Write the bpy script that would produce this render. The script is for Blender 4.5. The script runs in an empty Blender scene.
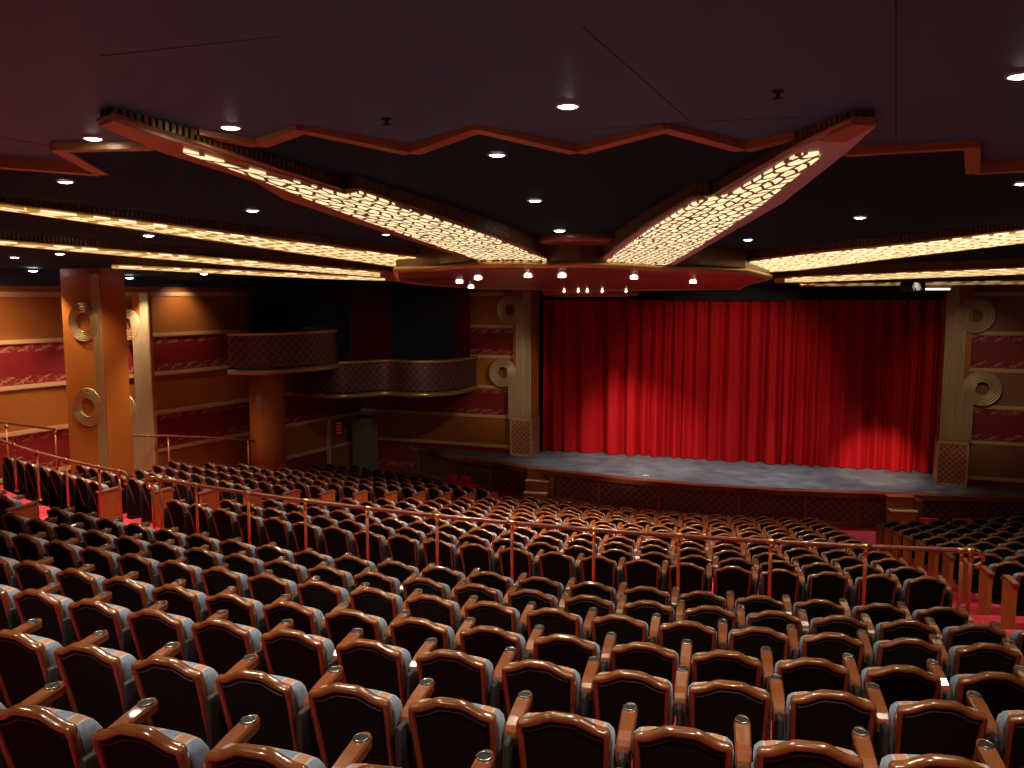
import bpy, math, random
from mathutils import Vector
random.seed(7)
SC = bpy.context.scene
COL = SC.collection
PI = math.pi

# ------------------------------------------------------------------ survey helpers
FL, HY = 850.0, 294.5
TH = math.atan((384 - HY) / FL); CT, ST = math.cos(TH), math.sin(TH)
def ray(px, py):
    u = (px - 512) / FL; v = (384 - py) / FL
    y, z = CT + v * ST, -ST + v * CT
    return u / y, z / y
def atz(px, py, z):
    a, b = ray(px, py); y = z / b
    return Vector((a * y, y, z))
def aty(px, py, y):
    a, b = ray(px, py); return Vector((a * y, y, b * y))
def onplane(px, py, a0, b0):            # sloped ceiling plane z = a0 + b0*y
    a, b = ray(px, py); y = a0 / (b - b0)
    return Vector((a * y, y, b * y))
def onwall(px, py, p, q):               # vertical plane through p and q
    a, b = ray(px, py); nx, ny = q[1] - p[1], -(q[0] - p[0])
    y = (nx * p[0] + ny * p[1]) / (nx * a + ny)
    return Vector((a * y, y, b * y))
def proj(x, y, z):
    d = y * CT - z * ST; v = y * ST + z * CT
    return 512 + FL * x / d, 384 - FL * v / d, d

# ------------------------------------------------------------------ mesh builder
class MB:
    def __init__(s): s.v = []; s.f = []; s.uv = []; s.sm = []
    def add(s, vs, fs, uvs=None, smooth=False):
        o = len(s.v); s.v += [tuple(p) for p in vs]
        for i, f in enumerate(fs):
            s.f.append([k + o for k in f]); s.sm.append(smooth)
            s.uv.append(uvs[i] if uvs else [(0, 0)] * len(f))
        return s
    def box(s, x0, x1, y0, y1, z0, z1, b=0.0):
        if b <= 0:
            vs = [(x, y, z) for z in (z0, z1) for y in (y0, y1) for x in (x0, x1)]
            fs = [(0, 2, 3, 1), (4, 5, 7, 6), (0, 1, 5, 4), (2, 6, 7, 3), (0, 4, 6, 2), (1, 3, 7, 5)]
            return s.add(vs, fs)
        return s.rings([rrect(x0 + b*k, x1 - b*k, y0 + b*k, y1 - b*k, min(b, .45*min(x1-x0, y1-y0)) , 3, z) for k, z in ((.7, z0), (0, z0 + b), (0, z1 - b), (.7, z1))], caps=True)
    def obox(s, p, ux, uy, a0, a1, b0, b1, z0, z1):   # box in a rotated plan frame
        P = lambda a, b, z: (p[0] + ux[0]*a + uy[0]*b, p[1] + ux[1]*a + uy[1]*b, z)
        vs = [P(a, b, z) for z in (z0, z1) for b in (b0, b1) for a in (a0, a1)]
        fs = [(0, 2, 3, 1), (4, 5, 7, 6), (0, 1, 5, 4), (2, 6, 7, 3), (0, 4, 6, 2), (1, 3, 7, 5)]
        return s.add(vs, fs)
    def rings(s, rs, caps=False, closed=True, smooth=True):
        n = len(rs[0]); vs = [p for r in rs for p in r]; fs = []
        for i in range(len(rs) - 1):
            for j in range(n if closed else n - 1):
                k = (j + 1) % n
                fs.append((i*n + j, i*n + k, (i+1)*n + k, (i+1)*n + j))
        s.add(vs, fs, smooth=smooth)
        if caps:
            o = len(s.v) - n * len(rs)
            s.f.append([o + j for j in range(n)][::-1]); s.sm.append(False); s.uv.append([(0, 0)] * n)
            o2 = len(s.v) - n
            s.f.append([o2 + j for j in range(n)]); s.sm.append(False); s.uv.append([(0, 0)] * n)
        return s
    def tube(s, pts, r, n=8, caps=True):
        pts = [Vector(p) for p in pts]; rs = []
        up = Vector((0, 0, 1))
        for i, p in enumerate(pts):
            t = (pts[min(i+1, len(pts)-1)] - pts[max(i-1, 0)]).normalized()
            ref = up if abs(t.z) < .95 else Vector((1, 0, 0))
            a = t.cross(ref).normalized(); b = a.cross(t)
            rr = r[i] if isinstance(r, (list, tuple)) else r
            rs.append([p + a * rr * math.cos(2*PI*k/n) + b * rr * math.sin(2*PI*k/n) for k in range(n)])
        return s.rings(rs, caps=caps)
    def prism(s, poly, z0, z1):           # poly in plan; z0,z1 numbers or functions of (x,y)
        f0 = z0 if callable(z0) else (lambda x, y: z0); f1 = z1 if callable(z1) else (lambda x, y: z1)
        n = len(poly)
        vs = [(x, y, f0(x, y)) for x, y in poly] + [(x, y, f1(x, y)) for x, y in poly]
        fs = [tuple(range(n))[::-1], tuple(range(n, 2*n))] + [(i, (i+1) % n, n + (i+1) % n, n + i) for i in range(n)]
        return s.add(vs, fs)
    def quad(s, a, b, c, d, w=None, h=None):
        a, b, c, d = map(Vector, (a, b, c, d))
        w = (b - a).length if w is None else w; h = (d - a).length if h is None else h
        return s.add([a, b, c, d], [(0, 1, 2, 3)], [[(0, 0), (w, 0), (w, h), (0, h)]])
    def build(s, name, mat, parent=None, loc=None):
        me = s.mesh(name, mat)
        return link(name, me, parent, loc)
    def mesh(s, name, mat):
        me = bpy.data.meshes.new(name); me.from_pydata(s.v, [], s.f)
        for m in (mat if isinstance(mat, (list, tuple)) else [mat]): me.materials.append(m)
        if any(any(u != (0, 0) for u in f) for f in s.uv):
            l = me.uv_layers.new(name='UVMap'); i = 0
            for f in s.uv:
                for u in f: l.data[i].uv = u; i += 1
        me.polygons.foreach_set('use_smooth', s.sm); me.update()
        return me
def link(name, data, parent=None, loc=None):
    o = bpy.data.objects.new(name, data); COL.objects.link(o)
    if parent: o.parent = parent
    if loc: o.location = loc
    return o
def tag(o, label=None, cat=None, group=None, kind=None):
    if label: o['label'] = label
    if cat: o['category'] = cat
    if group: o['group'] = group
    if kind: o['kind'] = kind
    return o
def thing(name, label, cat, loc=(0, 0, 0), rz=0.0, group=None):
    o = bpy.data.objects.new(name, None); COL.objects.link(o); o.empty_display_size = .2
    o.location = loc; o.rotation_euler = (0, 0, rz)
    return tag(o, label, cat, group)
def struct(o): o['kind'] = 'structure'; return o
def rrect(x0, x1, y0, y1, r, n, z):
    out = []
    for cx, cy, a0 in ((x1-r, y1-r, 0), (x0+r, y1-r, PI/2), (x0+r, y0+r, PI), (x1-r, y0+r, 1.5*PI)):
        for k in range(n + 1):
            a = a0 + PI/2 * k / n; out.append((cx + r*math.cos(a), cy + r*math.sin(a), z))
    return out

# ------------------------------------------------------------------ materials
def mat(name, col, rough=.5, metal=0.0, spec=.5, emit=None, es=1.0, noise=None, bump=0.0, bscale=60, coat=0.0, sheen=0.0):
    m = bpy.data.materials.new(name); m.use_nodes = True; nt = m.node_tree; b = nt.nodes['Principled BSDF']
    b.inputs['Base Color'].default_value = (*col, 1); b.inputs['Roughness'].default_value = rough
    b.inputs['Metallic'].default_value = metal; b.inputs['Specular IOR Level'].default_value = spec
    b.inputs['Coat Weight'].default_value = coat; b.inputs['Sheen Weight'].default_value = sheen
    if emit:
        b.inputs['Emission Color'].default_value = (*emit, 1); b.inputs['Emission Strength'].default_value = es
    if noise or bump:
        tc = nt.nodes.new('ShaderNodeTexCoord')
    if noise:
        (sx, sy, sz), col2, amt = noise
        mp = nt.nodes.new('ShaderNodeMapping'); mp.inputs['Scale'].default_value = (sx, sy, sz)
        nz = nt.nodes.new('ShaderNodeTexNoise'); nz.inputs['Scale'].default_value = 1; nz.inputs['Detail'].default_value = 4
        nz.inputs['Distortion'].default_value = .6
        mx = nt.nodes.new('ShaderNodeMix'); mx.data_type = 'RGBA'
        mx.inputs[6].default_value = (*col, 1); mx.inputs[7].default_value = (*col2, 1)
        rm = nt.nodes.new('ShaderNodeMapRange'); rm.inputs[1].default_value = .5 - amt; rm.inputs[2].default_value = .5 + amt
        nt.links.new(tc.outputs['Object'], mp.inputs['Vector']); nt.links.new(mp.outputs[0], nz.inputs['Vector'])
        nt.links.new(nz.outputs[0], rm.inputs[0]); nt.links.new(rm.outputs[0], mx.inputs[0])
        nt.links.new(mx.outputs[2], b.inputs['Base Color'])
    if bump:
        n2 = nt.nodes.new('ShaderNodeTexNoise'); n2.inputs['Scale'].default_value = bscale
        bp = nt.nodes.new('ShaderNodeBump'); bp.inputs['Strength'].default_value = bump; bp.inputs['Distance'].default_value = .01
        nt.links.new(tc.outputs['Object'], n2.inputs['Vector']); nt.links.new(n2.outputs[0], bp.inputs['Height']); nt.links.new(bp.outputs[0], b.inputs['Normal'])
    return m
class NT:                                # tiny node helper
    def __init__(s, m): s.nt = m.node_tree; s.b = s.nt.nodes['Principled BSDF']
    def val(s, x):
        n = s.nt.nodes.new('ShaderNodeValue'); n.outputs[0].default_value = x; return n.outputs[0]
    def math(s, op, a, b=None, c=None):
        n = s.nt.nodes.new('ShaderNodeMath'); n.operation = op
        for i, x in enumerate((a, b, c)):
            if x is None: continue
            if isinstance(x, (int, float)): n.inputs[i].default_value = x
            else: s.nt.links.new(x, n.inputs[i])
        return n.outputs[0]
    def coord(s, kind='UV'):
        t = s.nt.nodes.new('ShaderNodeTexCoord'); sp = s.nt.nodes.new('ShaderNodeSeparateXYZ'); s.nt.links.new(t.outputs[kind], sp.inputs[0])
        return t.outputs[kind], sp.outputs[0], sp.outputs[1], sp.outputs[2]
    def mix(s, fac, a, b):
        n = s.nt.nodes.new('ShaderNodeMix'); n.data_type = 'RGBA'
        if isinstance(fac, (int, float)): n.inputs[0].default_value = fac
        else: s.nt.links.new(fac, n.inputs[0])
        for i, x in ((6, a), (7, b)):
            if isinstance(x, tuple): n.inputs[i].default_value = (*x, 1)
            else: s.nt.links.new(x, n.inputs[i])
        return n.outputs[2]
    def noise(s, vec, scale, detail=2):
        n = s.nt.nodes.new('ShaderNodeTexNoise'); n.inputs['Scale'].default_value = scale; n.inputs['Detail'].default_value = detail
        s.nt.links.new(vec, n.inputs['Vector']); return n.outputs[0]
    def comb(s, x, y, z=0.0):
        n = s.nt.nodes.new('ShaderNodeCombineXYZ')
        for i, q in enumerate((x, y, z)):
            if isinstance(q, (int, float)): n.inputs[i].default_value = q
            else: s.nt.links.new(q, n.inputs[i])
        return n.outputs[0]
    def base(s, c): s.nt.links.new(c, s.b.inputs['Base Color'])
    def link(s, c, name): s.nt.links.new(c, s.b.inputs[name])

M = {}
M['seat_wood'] = mat('seat_wood', (.175, .058, .016), .22, noise=((3, 3, 14), (.11, .034, .009), .25), coat=.8)
M['arm_wood'] = mat('arm_wood', (.20, .066, .027), .2, noise=((14, 3, 6), (.14, .042, .015), .25), coat=.7)
M['panel_wood'] = mat('panel_wood', (.40, .12, .025), .35, noise=((3, 3, 1), (.28, .075, .018), .3))
M['back_cloth'] = mat('back_cloth', (.0060, .0068, .0085), .8, spec=.1, bump=.15, bscale=300)
M['piping'] = mat('piping', (.05, .055, .065), .45)
M['dark_metal'] = mat('dark_metal', (.006, .006, .006), .6)
M['cup_black'] = mat('cup_black', (.006, .006, .006), .35)
M['chrome'] = mat('chrome', (.45, .43, .42), .22, metal=1)
M['brass'] = mat('brass', (.62, .40, .14), .28, metal=1)
M['copper_post'] = mat('copper_post', (.60, .20, .10), .3, metal=.6)
M['rail_wood'] = mat('rail_wood', (.20, .06, .035), .25, coat=.4)
M['wall_wood'] = mat('wall_wood', (.40, .125, .022), .38, noise=((.8, .8, .35), (.32, .092, .015), .3))
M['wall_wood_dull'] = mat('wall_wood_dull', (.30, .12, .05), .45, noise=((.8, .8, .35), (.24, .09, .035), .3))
M['pillar_wood'] = mat('pillar_wood', (.45, .13, .02), .33, noise=((1.2, 1.2, .4), (.36, .095, .014), .3))
M['trim_wood'] = mat('trim_wood', (.62, .36, .17), .32)
M['gold'] = mat('gold', (.58, .40, .17), .36, metal=.75)
M['column_gold'] = mat('column_gold', (.52, .38, .20), .42, metal=.45)
M['copper_trim'] = mat('copper_trim', (.50, .27, .10), .35, metal=.1, noise=((4, 4, 4), (.36, .17, .06), .3))
M['red_wood'] = mat('red_wood', (.34, .10, .045), .28, noise=((.35, .8, 1), (.07, .018, .012), .15), coat=.3)
M['rib'] = mat('rib', (.28, .17, .07), .36, metal=.4)
M['grey_border'] = mat('grey_border', (.55, .60, .60), .4)
M['navy'] = mat('navy', (.006, .034, .056), .8, spec=.12)
M['blue_lit_wall'] = mat('blue_lit_wall', (.03, .06, .13), .6)  # bluish light along the wall top, put into the colour
M['purple'] = mat('purple', (.042, .165, .29), .5, noise=((.5, .5, .5), (.034, .14, .245), .3))
M['purple_dark'] = mat('purple_dark', (.016, .010, .013), .6)
M['black'] = mat('black', (.006, .006, .007), .8)
M['blueblack'] = mat('blueblack', (.012, .017, .024), .8)
M['stage'] = mat('stage', (.19, .20, .205), .5, noise=((1.6, 1.6, .9), (.085, .09, .093), .18))
M['tan'] = mat('tan', (.45, .32, .18), .5)
M['white_cap'] = mat('white_cap', (.5, .5, .5), .4)
M['paper'] = mat('paper', (.8, .8, .78), .7)
M['red_plastic'] = mat('red_plastic', (.75, .012, .014), .5)
M['grey_paint'] = mat('grey_paint', (.16, .13, .09), .6)
M['lamp'] = mat('lamp', (.9, .9, .9), .5, emit=(1, .95, .86), es=14)
M['lamp_small'] = mat('lamp_small', (.9, .9, .9), .5, emit=(1, .85, .6), es=5)
M['tube_lamp'] = mat('tube_lamp', (.9, .9, .9), .5, emit=(1, .93, .75), es=1.6)
M['sign_lit'] = mat('sign_lit', (.5, .02, .02), .5, emit=(1, .06, .05), es=.03)

def m_fabric():
    m = mat('striped_fabric', (.2, .25, .35), .85, sheen=.2); n = NT(m); v, x, y, z = n.coord('Object')
    u = n.math('FRACT', n.math('ADD', n.math('MULTIPLY', x, 6.2), .5))
    d = n.math('ABSOLUTE', n.math('SUBTRACT', u, .5))
    nz = n.noise(v, 45, 3)
    blue = n.mix(nz, (.07, .105, .18), (.20, .25, .34))
    tan = n.mix(nz, (.24, .10, .06), (.36, .19, .12))
    c = n.mix(n.math('LESS_THAN', d, .16), blue, tan)
    c = n.mix(n.math('LESS_THAN', n.math('ABSOLUTE', n.math('SUBTRACT', d, .18)), .03), c, (.38, .33, .27))
    n.base(c); return m
M['fabric'] = m_fabric()
def m_carpet():
    m = mat('carpet', (.4, .03, .05), .95, spec=.1); n = NT(m); v, x, y, z = n.coord('Object')
    a = n.noise(v, 2.2, 4); b = n.noise(v, 9, 1)
    c = n.mix(a, (.30, .012, .025), (.58, .05, .085))
    c = n.mix(n.math('GREATER_THAN', b, .70), c, (.62, .22, .08))
    n.base(c); return m
M['carpet'] = m_carpet()
def m_lattice(name, back, line, k, wdt, metal=.3):
    m = mat(name, back, .45); n = NT(m); v, x, y, z = n.coord('UV')
    def band(e): return n.math('LESS_THAN', n.math('ABSOLUTE', n.math('SUBTRACT', n.math('FRACT', e), .5)), wdt)
    a = n.math('MULTIPLY', n.math('ADD', x, y), k); b = n.math('MULTIPLY', n.math('SUBTRACT', x, y), k)
    w = n.math('MULTIPLY', n.math('SINE', n.math('MULTIPLY', y, 2*PI*k)), .12)
    l = n.math('MAXIMUM', band(n.math('ADD', a, w)), band(n.math('ADD', b, w)))
    l = n.math('MAXIMUM', l, n.math('MULTIPLY', band(n.math('ADD', n.math('MULTIPLY', a, 2), .25)), n.math('GREATER_THAN', n.math('SINE', n.math('MULTIPLY', b, PI)), .2)))
    n.base(n.mix(l, back, line)); return m
M['stage_lattice'] = m_lattice('stage_lattice', (.060, .020, .016), (.19, .085, .048), 4.2, .10)
M['base_lattice'] = m_lattice('base_lattice', (.36, .045, .025), (.60, .36, .18), 6.0, .09)
M['balcony_lattice'] = m_lattice('balcony_lattice', (.06, .016, .020), (.14, .065, .05), 4.0, .10)
def m_frieze():
    m = mat('frieze', (.3, .01, .015), .6); n = NT(m); v, x, y, z = n.coord('UV')
    nz = n.noise(v, 7, 3)
    p = n.math('ADD', n.math('SINE', n.math('ADD', n.math('MULTIPLY', x, 13), n.math('MULTIPLY', nz, 9))), n.math('SINE', n.math('ADD', n.math('MULTIPLY', y, 26), n.math('MULTIPLY', nz, 14))))
    g = n.math('LESS_THAN', n.math('ABSOLUTE', p), .38)
    d = n.math('ABSOLUTE', n.math('SUBTRACT', y, .535))      # frieze is 1.07 m tall
    e = n.math('MULTIPLY', n.math('GREATER_THAN', d, .29), n.math('LESS_THAN', d, .47))
    g = n.math('MULTIPLY', g, e)
    c = n.mix(n.noise(v, 3, 2), (.17, .004, .004), (.25, .006, .007))
    n.base(n.mix(g, c, (.40, .14, .08))); return m
M['frieze'] = m_frieze()
def m_fret(name, s, em, lo, line=(.26, .12, .03), le=.12, wd=.12, fx=4.2, fy=9.5, rnd=.4):
    m = mat(name, (.10, .05, .02), .5); n = NT(m); v, x, y, z = n.coord('UV')
    wx = n.math('ADD', x, n.math('MULTIPLY', n.math('SINE', n.math('MULTIPLY', y, 2*PI*6)), .05))
    vec = n.comb(n.math('MULTIPLY', wx, fx), n.math('MULTIPLY', y, fy))
    vo = n.nt.nodes.new('ShaderNodeTexVoronoi'); vo.feature = 'DISTANCE_TO_EDGE'; vo.inputs['Scale'].default_value = s; vo.inputs['Randomness'].default_value = rnd
    n.nt.links.new(vec, vo.inputs['Vector'])
    f = n.math('GREATER_THAN', vo.outputs[0], wd)
    nz = n.noise(v, 3.0, 2)
    st = n.math('ADD', n.math('MULTIPLY', nz, em), lo)
    n.link(n.mix(f, line, (1, .74, .40)), 'Emission Color')
    n.link(n.math('ADD', n.math('MULTIPLY', f, st), le), 'Emission Strength'); return m  # the fret lines emit too, standing in for brass lit from inside
M['fret'] = m_fret('fret_glass', 1.05, .9, .18)
M['fret_mid'] = m_fret('fret_glass_mid', 1.0, 1.2, .0, (.80, .42, .08), .30, .10, 3.4, 8.5)
M['fret_dim'] = m_fret('fret_glass_dim', 1.0, .25, .0, (.60, .30, .05), .10, .16, 2.6, 8.0)
M['fret_gold'] = m_fret('fret_glass_gold', 1.0, 1.1, -.02, (.80, .42, .07), .34, .16, 2.6, 8.0)
def m_curtain(name, a, b):
    m = mat(name, a, .75, spec=.1); n = NT(m); v, x, y, z = n.coord('Object')
    n.base(n.mix(n.noise(n.comb(n.math('MULTIPLY', x, 4), n.math('MULTIPLY', y, 4), n.math('MULTIPLY', z, 1.2)), 2, 4), a, b)); return m
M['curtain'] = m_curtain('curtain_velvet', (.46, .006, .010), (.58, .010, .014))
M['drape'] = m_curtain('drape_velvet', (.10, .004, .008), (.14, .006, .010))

# ------------------------------------------------------------------ camera, world
cd = bpy.data.cameras.new('camera'); cam = bpy.data.objects.new('camera', cd); COL.objects.link(cam)
cd.sensor_fit = 'HORIZONTAL'; cd.sensor_width = 36; cd.lens = 36 * FL / 1024; cd.clip_end = 200; cd.clip_start = .05
cam.rotation_euler = (PI/2 - TH, 0, 0); SC.camera = cam
w = bpy.data.worlds.new('world'); SC.world = w; w.use_nodes = True
w.node_tree.nodes['Background'].inputs[0].default_value = (.44, .44, .50, 1); w.node_tree.nodes['Background'].inputs[1].default_value = .06
vs = SC.view_settings; vs.view_transform = 'Standard'; vs.look = 'None'; vs.gamma = 1; vs.use_curve_mapping = False; vs.exposure = .75

def light(kind, name, loc, energy, col=(1, .80, .58), target=None, size=.05, spot=80, blend=.6, rot=None):
    d = bpy.data.lights.new(name, kind); d.energy = energy; d.color = col
    if kind == 'SPOT': d.spot_size = math.radians(spot); d.spot_blend = blend; d.shadow_soft_size = size
    elif kind == 'POINT': d.shadow_soft_size = size
    elif kind == 'AREA': d.size = size
    o = bpy.data.objects.new(name, d); COL.objects.link(o); o.location = loc
    if target is not None:
        o.rotation_euler = (Vector(target) - Vector(loc)).to_track_quat('-Z', 'Y').to_euler()
    return o

# ------------------------------------------------------------------ row geometry (concentric arcs)
CX, CY = 8.707, 36.80
def pol(R, th, z=0.0): return Vector((CX + R*math.sin(th), CY - R*math.cos(th), z))
PITCH = .56
EZ = Vector((0, 0, 1))
CREST = .90
near = {1: (35.0, -1.78), 2: (34.025, -1.985), 3: (33.031, -2.193), 4: (32.102, -2.404), 5: (31.034, -2.633), 6: (30.149, -2.814), 7: (29.364, -2.957)}
nphase = {2: -19.13, 3: -21.81, 4: -24.05, 5: -27.02, 6: -29.21, 7: -30.88}
front = {k: (26.898 - (k-1)*1.0333, -3.455 - (k-1)*.20327) for k in range(1, 13)}
AISLE_Z = -3.83
def zfl(r): return r[1] - CREST

# ---------------- walls
A0, A1 = (0.0, 29.45), (13.3, 24.5)                     # front plane of the proscenium columns
UX = Vector((A1[0]-A0[0], A1[1]-A0[1])).normalized(); UY = Vector((-UX.y, UX.x))   # along / away from the house
LW0, LW1 = Vector((-16.0, 11.72)), Vector((-5.6, 31.2)) # left side wall
LD = (LW1 - LW0).normalized(); LN = Vector((LD.y, -LD.x))  # into the room
BANDS = [0.02, -1.10, -2.17, -3.25, -4.30, -5.36]

def wall_line_theta(R):                                  # angle where an arc meets the left wall
    best = -58.0
    for i in range(600):
        th = math.radians(-30 - i*.05); p = pol(R, th)
        if (p.xy - LW0).dot(LN) < .25: return th
    return math.radians(-58)

# ---------------- floor tiers
fb = MB()
steps = []                                               # (outer radius, inner radius, z)
ks = sorted(near)
steps.append((37.5, near[1][0] + .32, zfl(near[1]) + .2))
for k in ks:
    ro = near[k][0] + .32
    ri = near[k+1][0] + .32 if k < 7 else 27.62
    steps.append((ro, ri, zfl(near[k]) if k < 7 else AISLE_Z - .02))
for k in range(1, 13):
    ro = front[k][0] + .32 if k > 1 else 27.62
    ri = front[k+1][0] + .32 if k < 12 else 9.5
    steps.append((ro, ri, zfl(front[k])))
FRONT_Z = zfl(front[12])
for i, (ro, ri, z) in enumerate(steps):
    zn = steps[i+1][2] if i + 1 < len(steps) else z - .3
    a0 = wall_line_theta((ro+ri)/2); a1 = math.radians(27 if ri > 10 else 38); n = 40
    for j in range(n):
        t0 = a0 + (a1-a0)*j/n; t1 = a0 + (a1-a0)*(j+1)/n
        fb.quad(pol(ro, t0, z), pol(ro, t1, z), pol(ri, t1, z), pol(ri, t0, z))
        if i + 1 < len(steps): fb.quad(pol(ri, t0, zn), pol(ri, t0, z), pol(ri, t1, z), pol(ri, t1, zn))
struct(fb.build('floor', M['carpet']))

# ------------------------------------------------------------------ the theatre seat (built once, meshes shared)
TILT = math.radians(14); ZB = .28; WT = (CREST - ZB) / math.cos(TILT); YB = WT * math.sin(TILT)
def bp(x, w_, d): return (x, YB - w_*math.sin(TILT) + d*math.cos(TILT), ZB + w_*math.cos(TILT) + d*math.sin(TILT))
def sstep(a, b, x):
    t = max(0, min(1, (x-a)/(b-a))); return t*t*(3-2*t)
def top(x): return WT - .056 * sstep(.05, .195, abs(x))
def outline(n=8):
    h = [(.214, 0), (.218, .15), (.223, .32), (.2275, .46), (.2285, WT-.095), (.2265, WT-.076), (.219, WT-.063), (.205, WT-.0575)]
    for i in range(n + 1):
        x = .19 * (1 - i/n); h.append((x, top(x)))
    return h + [(-x, y) for x, y in h[-2::-1]]
def offs(pts, d):                                        # offset an open outline inward by d
    out = []
    for i, p in enumerate(pts):
        a = pts[max(i-1, 0)]; b = pts[min(i+1, len(pts)-1)]
        tx, ty = b[0]-a[0], b[1]-a[1]; l = math.hypot(tx, ty)
        nx, ny = -ty/l, tx/l
        out.append((p[0] + nx*d, p[1] + ny*d))
    return out
def seat_frame(n=8, simple=False):
    o = outline(n); m = MB()
    cs = [(0, -.010), (.007, -.021), (.016, -.024), (.027, -.022), (.036, -.012), (.036, .02), (.004, .026), (0, .018)] if not simple else [(0, -.02), (.036, -.02), (.036, .02), (0, .02)]
    rs = []
    for dn, dd in cs: rs.append([bp(x, y, dd) for x, y in offs(o, dn)])
    rings = [[rs[j][i] for j in range(len(cs))] for i in range(len(o))]
    m.rings(rings, caps=True)
    m.f[-2].reverse(); 
    return m
def seat_panel(n=8):
    m = MB(); o = offs(outline(n), .030); c = (0, .30); N = len(o)
    rs = []
    for s, d in ((1, .0), (.96, -.006), (.85, -.011), (.5, -.014)):
        rs.append([bp(c[0]+(x-c[0])*s, c[1]+(y-c[1])*s, d) for x, y in o])
    m.rings(rs, smooth=True)
    b = len(m.v) - N; m.v.append(bp(0, .3, -.015)); k = len(m.v)-1
    for i in range(N):
        j = (i+1) % N; m.f.append([b+i, b+j, k]); m.sm.append(True); m.uv.append([(0, 0)]*3)
    return m
def seat_piping():
    o = offs(outline(8), .052); o = o[4:-4]
    return MB().tube([bp(x, y-.004, -.012) for x, y in o], .0042, 6)
def seat_cushion_back(lo=False):
    def ring(s, d, dz):
        T = WT - dz
        half = [(.20, .12), (.222, .17), (.230, .30), (.232, .44), (.233, T-.09), (.228, T-.045), (.205, T-.018), (.15, T-.006), (.08, T-.001), (0, T)]
        full = half + [(-x, y) for x, y in half[-2::-1]]
        return [bp(x*s, .36 + (y-.36)*s if s < .9 else y, d) for x, y in full]
    m = MB()
    L = ((1, .022, .075), (1.005, .05, .078), (1.01, .095, .088), (1.0, .125, .106), (.95, .145, .14), (.8, .155, .12), (.4, .157, .12)) if not lo else ((1, .025, .08), (1, .10, .095), (.9, .14, .14))
    m.rings([ring(*l) for l in L], caps=True); return m
def seat_cushion():                                       # the seat is tipped up
    m = MB(); rs = []
    for k, y in ((.06, .155), (.015, .162), (0, .18), (0, .235), (.02, .262), (.08, .275)):
        rs.append([(x, y + .16*(z-.38), z) for x, z, _ in rrect(-.236+k, .236-k, .30+k, .66-k, .06, 3, 0)][::-1])
    m.rings(rs, caps=True); return m
def arm_path():
    return [(.085, .706, .032), (.10, .728, .036), (.13, .746, .038), (.19, .762, .039), (.27, .773, .040), (.36, .782, .0405), (.405, .785, .038), (.43, .785, .030), (.442, .784, .015)]
def seat_arm(x0, lo=False):
    m = MB(); rs = []
    P = arm_path() if not lo else arm_path()[1::3] + [arm_path()[-1]]
    for y, z, hw in P:
        t = .05
        rs.append([(x0+hw, y, z-.012), (x0+hw-.008, y, z), (x0-hw+.008, y, z), (x0-hw, y, z-.012), (x0-hw, y, z-t), (x0+hw, y, z-t)] if not lo else [(x0+hw, y, z), (x0-hw, y, z), (x0-hw, y, z-t), (x0+hw, y, z-t)])
    m.rings(rs, caps=True, smooth=False); return m
def cup_ring(x0):
    m = MB(); cx, cy, z = x0, .385, .786
    prof = [(.0355, -.004), (.0355, .003), (.033, .005), (.0305, .004), (.030, -.002)]
    rs = [[(cx + r*math.cos(a), cy + r*math.sin(a), z + h) for a in [2*PI*k/20 for k in range(20)]] for r, h in prof]
    return m.rings(rs)
def cup_well(x0):
    m = MB(); cx, cy, z = x0, .385, .786
    m.rings([[(cx + .0305*math.cos(2*PI*k/20)*s, cy + .0305*math.sin(2*PI*k/20)*s, z + h) for k in range(20)] for s, h in ((1, -.004), (1, .0015), (.9, .0018), (.3, .0012))], caps=True)
    return m
def seat_support(x0):
    m = MB(); m.box(x0-.018, x0+.018, .0, .34, .06, .715, .012); m.box(x0-.035, x0+.035, -.02, .36, 0, .06, .012); return m
def end_panel(sgn):
    m = MB(); x0 = sgn*.305; L = .18 if sgn < 0 else .33       # the right block has the shorter end panels
    rs = []
    for dx in (-.035, -.03, .03, .035):
        k = .006 if abs(dx) > .032 else 0
        rs.append([(x0+dx, -.07+k, 0), (x0+dx, L-k, 0), (x0+dx, L+.02-k, .70-k), (x0+dx, L-.01, .755-k), (x0+dx, -.07+k, .725-k)])
    m.rings(rs, caps=True, smooth=False); return m
def end_cap(sgn):
    m = MB(); x0 = sgn*.305; L = .18 if sgn < 0 else .33
    rs = [[(x0+dx, y, z+dz) for dx, dz in ((-.048, 0), (-.042, .03), (.042, .03), (.048, 0))] for y, z in ((-.10, .722), (L-.01, .755), (L+.05, .70))]
    m.rings(rs, caps=True, smooth=False); return m

ME = {}
ME['backrest_frame'] = seat_frame().mesh('backrest_frame', M['seat_wood'])
ME['back_panel'] = seat_panel().mesh('back_panel', M['back_cloth'])
ME['piping'] = seat_piping().mesh('piping', M['piping'])
ME['backrest_cushion'] = seat_cushion_back().mesh('backrest_cushion', M['fabric'])
ME['seat_cushion'] = seat_cushion().mesh('seat_cushion', M['fabric'])
for s_, q in ((1, 'r'), (-1, 'l')):
    ME['armrest'+q] = seat_arm(.28*s_).mesh('armrest', M['arm_wood'])
    ME['cup'+q] = cup_ring(.28*s_).mesh('cup_ring', M['chrome'])
    ME['well'+q] = cup_well(.28*s_).mesh('cup_well', M['cup_black'])
    ME['support'+q] = seat_support(.28*s_).mesh('arm_support', M['dark_metal'])
    ME['panel'+q] = end_panel(s_).mesh('end_panel', M['panel_wood'])
    ME['cap'+q] = end_cap(s_).mesh('panel_cap', M['rail_wood'])

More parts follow.
